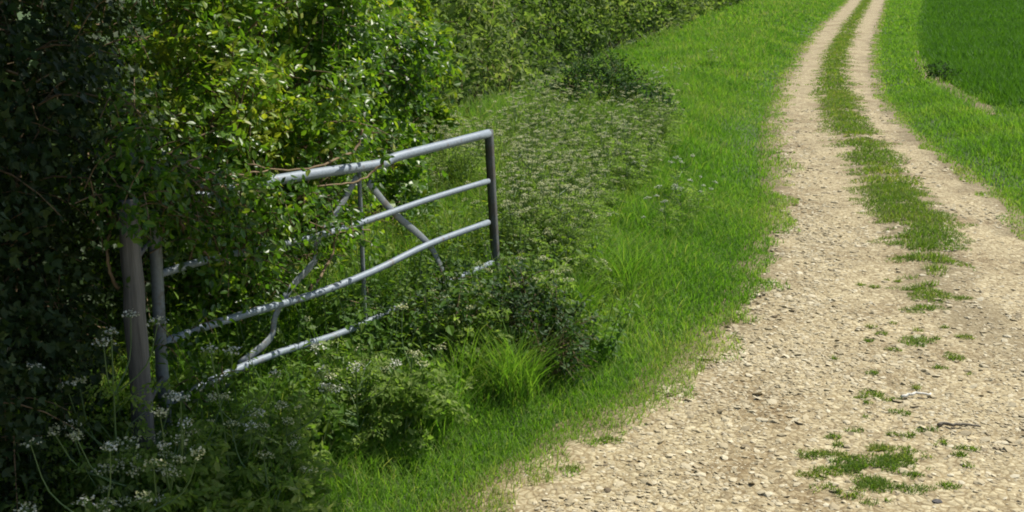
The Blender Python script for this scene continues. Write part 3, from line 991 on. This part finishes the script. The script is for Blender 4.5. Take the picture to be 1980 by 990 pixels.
# stems of the bramble scrambling over the rails
br = thing('climbing_bramble', (-1.6, 6.4, gz(-1.6, 6.4)), 'brown tangle of bramble stems scrambling over the top rail and gatepost', 'bramble')
b0 = np.array(br.location)
G, LF = Geo(), Geo()
stems = [[(700, 250), (690, 285), (640, 312), (560, 330), (480, 318)], [(745, 300), (735, 322), (690, 350), (610, 362)], [(240, 350), (300, 345), (360, 352), (440, 340), (520, 330)],
         [(220, 380), (260, 350), (330, 330), (390, 300)], [(210, 420), (235, 370), (255, 330), (300, 320)], [(300, 360), (360, 360), (420, 365), (500, 350)], [(350, 430), (370, 470), (400, 490), (405, 520)],
         [(230, 560), (205, 500), (215, 430), (240, 380)], [(600, 560), (640, 500), (655, 450), (720, 445)], [(330, 300), (390, 330), (470, 350)], [(250, 300), (330, 345), (420, 400), (520, 410)]]
for s_ in stems:
    pts = curve([on_gate(a, b, rng.uniform(0.02, 0.14)) for a, b in s_], 22)
    pts += rng.normal(0, 0.004, pts.shape)
    tube(G, pts - b0, np.linspace(0.009, 0.004, len(pts)), 5)
    pk = pts[::3]
    sprays(LF, pk - b0, unit(rng.normal(0, 1, pk.shape) + gn * 0.5), 0.12, 4, 0.045, 0.5, None, 'leaf')
# lighter sprays of leaf hanging in front of the rails between the hinge and the middle
hang = [(rng.uniform(320, 520), rng.uniform(330, 470)) for _ in range(230)] + [(rng.uniform(500, 650), rng.uniform(372, 450)) for _ in range(90)] + [(rng.uniform(440, 560), rng.uniform(440, 560)) for _ in range(60)] + [(rng.uniform(620, 700), rng.uniform(405, 470)) for _ in range(26)] + [(rng.uniform(180, 330), rng.uniform(300, 420)) for _ in range(120)] + [(rng.uniform(195, 295), rng.uniform(180, 290)) for _ in range(40)] + [(rng.uniform(322, 400), rng.uniform(615, 680)) for _ in range(26)] + [(rng.uniform(330, 440), rng.uniform(715, 800)) for _ in range(40)]
P = np.array([on_gate(a, b, rng.uniform(0.0, 0.18)) for a, b in hang] + [at_t(rng.uniform(215, 300), rng.uniform(350, 425), rng.uniform(4.95, 5.35)) for _ in range(60)])
sprays(LF, P - b0, unit(rng.normal(0, 1, P.shape) + gn * 0.6), 0.16, 5, 0.042, 0.5, None, 'leaf', twig_geo=G, twig_keep=0.3)
G.build('stems', M['twig'], br, smooth=True)
LF.build('leaves', M['hazel'], br)

# ------------------------------------------------------------------ bushes of the verge
q = at_z(985, 690, 0.25)
shrub('bramble_bush', 'dark low ragged bramble bush at the foot of the end of the gate', 'bush', (q[0], q[1] + 0.3, gz(q[0], q[1])),
      clumps([(q[0] - 0.05, q[1] + 0.35, 0.32, 0.32, 0.3, 0.24), (q[0] + 0.22, q[1] + 0.3, 0.26, 0.24, 0.25, 0.13), (q[0] - 0.4, q[1] + 0.3, 0.32, 0.33, 0.32, 0.23), (q[0] - 0.8, q[1] + 0.2, 0.3, 0.33, 0.3, 0.2)], 22, 0.07, 0.15, (0.3, -0.6, 0.8)),
      1250, 6, 0.036, 0.2, 'bramble', shape='leaf', up=0.6, lump=0.8, freq=5, gapf=0.8, gapt=0.6, seed=80, limbs=10, limb_r=0.008, twig_keep=0.3)
q = at_z(800, 708, 0.25)
shrub('bramble_bush', 'low spreading bramble under the bottom rail near the middle of the gate', 'bush', (q[0], q[1] + 0.25, gz(q[0], q[1])),
      clumps([(q[0] - 0.15, q[1] + 0.3, 0.36, 0.34, 0.3, 0.22), (q[0] + 0.3, q[1] + 0.3, 0.34, 0.3, 0.28, 0.2), (q[0] - 0.5, q[1] + 0.2, 0.34, 0.25, 0.28, 0.2)], 20, 0.07, 0.15, (0.3, -0.6, 0.8)),
      1050, 6, 0.036, 0.2, 'bramble', shape='leaf', up=0.6, lump=0.8, freq=5, gapf=0.8, gapt=0.62, seed=84, limbs=6, limb_r=0.007, twig_keep=0.25)
q = at_z(1180, 240, 0.2)
shrub('verge_thicket', 'dark green rounded thicket standing alone on the far verge', 'bush', (q[0], q[1], gz(q[0], q[1])),
      [(q[0] - 0.3, q[1] + 0.3, 0.55, 0.6, 0.5, 0.5), (q[0] + 0.4, q[1] + 0.2, 0.42, 0.55, 0.45, 0.36), (q[0] - 0.05, q[1] + 0.8, 0.7, 0.6, 0.5, 0.5), (q[0] - 0.7, q[1] + 0.5, 0.4, 0.4, 0.4, 0.35)],
      1700, 6, 0.045, 0.25, 'sloe', up=0.55, lump=0.55, freq=3, seed=81, limbs=8, limb_r=0.01)
q = at_z(1812, 158, 0.1)
shrub('dock_clump', 'small dark weed clump at the corner of the wheat field', 'weed', (q[0], q[1], gz(q[0], q[1])),
      [(q[0], q[1], 0.28, 0.28, 0.25, 0.22), (q[0] + 0.3, q[1] - 0.1, 0.22, 0.3, 0.2, 0.16)], 110, 6, 0.05, 0.14, 'sloe', up=0.5, lump=0.3, freq=4, seed=82, limbs=3, limb_r=0.006)

# ------------------------------------------------------------------ cow parsley
def parsley(seed_label, h, heads, cat='wild flower', group=None, leafy_n=26, pm='cream', lf=0.024):
    root = thing('cow_parsley', (0, 0, -50), seed_label, cat, group)
    S, LFV = Geo(), Geo()
    top = np.array([rng.normal(0, 0.06), rng.normal(0, 0.06), h])
    main = curve([(0, 0, 0), (top[0] * 0.3, top[1] * 0.3, h * 0.5), top], 8)
    tube(S, main, np.linspace(0.006, 0.003, len(main)), 5)
    tips = [top]
    for k in range(heads - 1):
        i = rng.integers(3, len(main) - 1)
        a = rng.uniform(0, 2 * math.pi)
        e = main[i] + np.array([math.cos(a), math.sin(a), 0]) * rng.uniform(0.10, 0.26) + np.array([0, 0, rng.uniform(0.12, 0.34)])
        tube(S, curve([main[i], (main[i] + e) / 2 + np.array([0.04 * math.cos(a), 0.04 * math.sin(a), -0.03]), e], 6), np.linspace(0.004, 0.002, 7), 4)
        tips.append(e)
    heads_g = []
    for e in tips:
        Gh = Geo()
        m_ = 11
        r = rng.uniform(0.028, 0.05)
        aa = np.arange(m_) * 2.4
        rr = r * np.sqrt((np.arange(m_) + 0.3) / m_)
        c = e + np.stack([rr * np.cos(aa), rr * np.sin(aa), 0.025 - 0.35 * rr + rng.normal(0, 0.003, m_)], 1)
        hexv = np.array([(math.cos(q_), math.sin(q_), 0.15 * (q_ % 2)) for q_ in np.linspace(0, 2 * math.pi, 6, endpoint=False)])
        sub = np.repeat(c, 4, 0) + rng.normal(0, 0.0045, (m_ * 4, 3))
        nr = unit(np.array([0, 0, 1.0]) + rng.normal(0, 0.35, (len(sub), 3)))
        Gh.stamp(hexv, [[0, 1, 2, 3, 4, 5]], frames(rdir(len(sub)), nr, rng.uniform(0.003, 0.0055, len(sub))), sub, rng.uniform(0.1, 1, len(sub)))
        for q_ in c:
            tube(S, np.array([e, (e + q_) / 2 - np.array([0, 0, 0.004]), q_]), 0.0011, 3, cap=False)
        heads_g.append(Gh)
    # ferny leaves: arching stalks with many small leaflets
    for k in range(leafy_n):
        z = h * rng.uniform(0.05, 0.75)
        a = rng.uniform(0, 2 * math.pi)
        L_ = rng.uniform(0.14, 0.32) * (1.2 - z / h * 0.6)
        st = np.array([0, 0, z])
        e = st + np.array([math.cos(a) * L_, math.sin(a) * L_, rng.uniform(-0.02, 0.14)])
        tt = np.repeat(np.linspace(0.3, 1, 7), 2)
        P_ = st + (e - st) * tt[:, None] + np.array([0, 0, 0.05]) * np.sin(tt * 3)[:, None]
        sd = np.array([-math.sin(a), math.cos(a), 0]) * np.where(np.arange(14) % 2, 1, -1)[:, None]
        sprays(LFV, P_, unit(sd * 0.8 + (e - st) * 1.5 + np.array([0, 0, 0.1])), 0.09 * (1.15 - tt * 0.7), 3, lf, 0.75, np.clip(rng.normal(0.45, 0.15, 14), 0, 1), sz_var=0.3, spread=0.7)
        tube(S, np.array([st, (st + e) / 2 + np.array([0, 0, 0.05]), e]), 0.002, 3, cap=False)
    S.build('stem', M['stalk'], root)
    LFV.build('leaves', M['parsley'], root)
    for g_ in heads_g:
        g_.build('flower_head', M[pm], root)
    return root


first = set()


def place(proto, x, y, s, label=None, lean=0.12):
    t_ = (rng.normal(0, lean), rng.normal(0, lean))
    loc = (float(x), float(y), gz(x, y, -0.03))
    rz = rng.uniform(0, 6.28)
    if proto.name not in first:
        first.add(proto.name)
        proto.location, proto.rotation_euler, proto.scale = loc, (t_[0], t_[1], rz), (s, s, s)
        if label:
            proto['label'] = label
        return proto
    return dup(proto, loc, rz, s, label, t_)


gP = 'cow parsley on the verge beyond the gate'
protos = [parsley('frothy pale cow parsley standing in the mass beyond the end of the gate', rng.uniform(0.75, 1.0), int(rng.integers(6, 9)), group=gP, leafy_n=30) for _ in range(5)]
n = 0
while n < 240:
    a, b = rng.uniform(740, 1330), rng.uniform(230, 560)
    if a < 985 and (b > 430 or b < 300 - 0.5 * (a - 740)):
        continue
    if a > 1300 - 0.85 * max(0, b - 300) or (1060 < a < 1300 and b < 262) or b < 240 - (a - 900) * 0.5 + 70:
        continue
    q = at_z(a, b, 0.25)
    if q[0] < float(xH(q[1])) - 0.2 or rng.random() < 0.25 * (b > 400):
        continue
    place(protos[n % 5], q[0], q[1], rng.uniform(0.55, 0.95))
    n += 1
# by the far foot of the hedge
gP2 = 'cow parsley along the foot of the far hedge'
p2 = parsley('cow parsley growing against the foot of the far hedge', 0.8, 6, group=gP2)
for _ in range(28):
    y = rng.uniform(18, 42)
    place(p2, float(xH(y)) + 0.2 + abs(rng.normal(0.2, 0.5)), y, rng.uniform(0.3, 0.55))
# white heads in the open verge
gP3 = 'scattered white flower heads in the open verge'
p3 = parsley('white-flowered cow parsley alone in the open grass of the verge', 0.5, 5, group=gP3, leafy_n=12, pm='petal')
for a, b in [(1300, 360), (1345, 372), (1210, 372), (1322, 395), (1290, 420), (1375, 108), (1282, 178), (1265, 165), (1300, 150), (1240, 150)]:
    q = at_z(a, b + 25, 0.2)
    place(p3, q[0], q[1], rng.uniform(0.7, 1.0))
# foreground plants with clear white heads
fg = [((225, 880), 1.05, 7, 5.0, 'tall cow parsley with white flower heads just left of the wooden gatepost'),
      ((60, 900), 0.85, 6, 4.9, 'cow parsley with a few white flowers in the dark left edge'),
      ((330, 930), 0.75, 4, 5.0, 'leafy cow parsley in front of the foot of the gatepost'),
      ((445, 920), 0.9, 5, 5.3, 'cow parsley leaning across the lowest rail near the hinge'),
      ((180, 1040), 0.6, 4, 4.5, 'low cow parsley with white flowers at the bottom edge of the shade'),
      ((690, 850), 0.62, 6, 6.2, 'cow parsley gone to pale seed below the middle of the gate')]
for (a, b), h, hd, t, lab in fg:
    pr = parsley(lab, h, hd, leafy_n=16, pm='petal')
    q = at_t(a, b, t)
    place(pr, q[0], q[1], 1.0, lean=0.08)

# ------------------------------------------------------------------ nettles
def nettle(label, h, group, mat='nettle', sz=0.07, name='nettle', m_=12, n_stem=3):
    root = thing(name, (0, 0, -50), label, 'weed', group)
    S, LV = Geo(), Geo()
    for k in range(n_stem):
        a = rng.uniform(0, 6.28)
        b0_ = np.array([math.cos(a), math.sin(a), 0]) * 0.05
        hh = h * rng.uniform(0.7, 1.05)
        e = b0_ * rng.uniform(1, 4) + np.array([0, 0, hh])
        pts = curve([b0_, (b0_ + e) / 2 + rng.normal(0, 0.02, 3), e], 8)
        tube(S, pts, np.linspace(0.004, 0.002, len(pts)), 4)
        for i in range(m_):
            t = 0.2 + 0.8 * i / (m_ - 1)
            c = pts[min(int(t * (len(pts) - 1)), len(pts) - 1)]
            az = i * math.pi / 2 + rng.normal(0, 0.3) + np.array([0, math.pi])
            D_ = np.stack([np.cos(az), np.sin(az), np.full(2, 0.05)], 1)
            s_ = sz * (1.15 - 0.75 * t) * rng.uniform(0.8, 1.2, 2)
            LV.stamp(LEAF_V, LEAF_F, frames(D_ - np.array([0, 0, 0.35]), np.array([0, 0, 1.0]) + D_ * 0.3 + rng.normal(0, 0.15, (2, 3)), s_), np.repeat(c[None], 2, 0) + D_ * 0.012, np.clip(rng.normal(0.35 + 0.3 * t, 0.12, 2), 0, 1))
    S.build('stem', M['stalk'], root)
    LV.build('leaves', M[mat], root)
    return root


gN = 'nettles crowding round the gate'
pn = [nettle('leafy green nettle among the others crowding round the gate', rng.uniform(0.55, 0.8), gN, sz=0.085) for _ in range(4)]
for n in range(195):
    u = rng.uniform(-0.05, 1.12)
    if n < 22:
        q = pH + (pE - pH) * rng.uniform(0.60, 0.98) + gn * rng.uniform(0.06, 0.3)
    elif n < 46:
        q = at_z(rng.uniform(860, 1190), rng.uniform(560, 725), 0.22)
    elif n < 130:
        q = pH + (pE - pH) * u + gn * rng.uniform(-0.35, 0.42 - 0.1 * u)
    else:
        q = pH + (pE - pH) * rng.uniform(0.1, 1.5) - gn * rng.uniform(0.2, 1.3)
    place(pn[n % 4], q[0], q[1], rng.uniform(0.55, 1.0), lean=0.2)
gF = 'ferny cow parsley in front of the gate'
pf = [parsley('ferny cow parsley mostly in leaf among the low weeds in front of the gate', rng.uniform(0.45, 0.6), 3, group=gF, leafy_n=24, lf=0.036) for _ in range(3)]
for n in range(22):
    u = rng.uniform(-0.1, 1.0)
    q = pH + (pE - pH) * u + gn * rng.uniform(0.1, 0.85 - 0.3 * u)
    place(pf[n % 3], q[0], q[1], rng.uniform(0.6, 1.1), lean=0.25)
gD = 'broad-leaved docks behind and under the gate'
pd_ = [nettle('broad-leaved dock with large bright leaves among the weeds round the rails', rng.uniform(0.5, 0.7), gD, sz=0.17, name='dock_plant', m_=7, n_stem=4) for _ in range(3)]
for n in range(75):
    u = rng.uniform(0.1, 1.5)
    q = pH + (pE - pH) * u - gn * rng.uniform(0.15, 1.5) if n < 50 else pH + (pE - pH) * rng.uniform(0, 1.1) + gn * rng.uniform(0.05, 0.55)
    place(pd_[n % 3], q[0], q[1], rng.uniform(0.6, 1.0), lean=0.2)
for a, b, t in ((262, 905, 5.0), (250, 960, 4.85), (278, 950, 4.9), (305, 945, 4.95), (266, 985, 4.75), (300, 915, 5.05), (235, 930, 4.9), (330, 900, 5.1), (285, 960, 4.85), (210, 900, 5.0)):
    q = at_t(a, b, t)
    place(pf[rng.integers(3)], q[0], q[1], rng.uniform(0.9, 1.15), lean=0.15)
for n in range(26):
    q = at_z(rng.uniform(930, 1240), rng.uniform(500, 700), 0.22)
    if float(xL(q[1])) - q[0] > 1.0:
        place((pf + pd_)[n % 6], q[0], q[1], rng.uniform(0.55, 0.95), lean=0.2)
gG = 'tall tussocks of grass among the weeds by the gate'
for n in range(60):
    if n < 36:
        u = rng.uniform(-0.1, 1.2)
        q = pH + (pE - pH) * u + gn * rng.uniform(-0.2, 0.9 - 0.4 * u)
    else:
        a = at_z(rng.uniform(720, 1250), rng.uniform(520, 745), 0.22)
        q = a
    if float(xL(q[1])) - q[0] < 0.6:
        continue
    G = Geo()
    m_ = 150
    P_ = np.stack([rng.normal(0, 0.06, m_), rng.normal(0, 0.06, m_), np.zeros(m_)], 1)
    blades(G, P_, rng.uniform(0.25, 0.55, m_), rng.uniform(0.004, 0.008, m_), rng.uniform(0.3, 0.9, m_), 4, np.clip(rng.normal(0.45, 0.2, m_) , 0, 1))
    o = G.build('grass_tussock', M['grass'])
    o.location = (q[0], q[1], gz(q[0], q[1], -0.02))
    tag(o, 'tall loose tussock of long grass among the weeds by the gate', 'grass tussock', gG)
gN2 = 'nettles in the shade at the left edge'
pn2 = nettle('dim nettle in the deep shade in front of the gatepost', 0.6, gN2)
n = 0
while n < 60:
    q = np.array([rng.uniform(-2.4, -0.9), rng.uniform(4.3, 5.9)]) if n > 24 else np.array([rng.uniform(-1.8, -1.3), rng.uniform(4.8, 5.25)])
    if float(xL(q[1])) - q[0] < 0.95 or q[0] > -1.15 + (q[1] - 5) * 0.25:
        continue
    place(pn2, q[0], q[1], rng.uniform(0.5, 1.0), lean=0.2)
    n += 1
gN3 = 'nettles behind the gate'
pn3 = nettle('nettle growing between the gate and the hedge', 0.8, gN3)
for _ in range(40):
    y = rng.uniform(7.0, 14.0)
    x = rng.uniform(float(xH(y)) + 0.1, float(xH(y)) + 1.7)
    place(pn3, x, y, rng.uniform(0.6, 1.0), lean=0.15)

# ------------------------------------------------------------------ light and camera
AZ, ELV = R(60), R(52)
w = bpy.data.worlds.new('World')
scene.world = w
w.use_nodes = True
wt = w.node_tree
bg = wt.nodes['Background']
sk = wt.nodes.new('ShaderNodeTexSky')
sk.sky_type = 'NISHITA'
sk.sun_disc = False
sk.sun_elevation = ELV
sk.sun_rotation = AZ
wt.links.new(sk.outputs[0], bg.inputs['Color'])
bg.inputs['Strength'].default_value = 0.08
sd = bpy.data.lights.new('sun', 'SUN')
sd.energy = 4.2
sd.angle = R(0.5)
sd.color = (1.0, 0.95, 0.86)
so = bpy.data.objects.new('sun', sd)
COL.objects.link(so)
sv = Vector((math.sin(AZ) * math.cos(ELV), math.cos(AZ) * math.cos(ELV), math.sin(ELV)))
so.rotation_euler = sv.to_track_quat('Z', 'Y').to_euler()
so.location = sv * 30

cd = bpy.data.cameras.new('camera')
cam = bpy.data.objects.new('camera', cd)
COL.objects.link(cam)
cam.location = (0, 0, HC)
cam.rotation_euler = (math.pi / 2 - TH, 0, 0)
cd.sensor_width = 36
cd.lens = F / 1980 * 36
cd.clip_end = 3000
scene.camera = cam
scene.view_settings.view_transform = 'Standard'
scene.view_settings.look = 'None'
scene.view_settings.exposure = 0.64
scene.view_settings.gamma = 1
scene.cycles.max_bounces = 6
scene.cycles.filter_width = 1.9
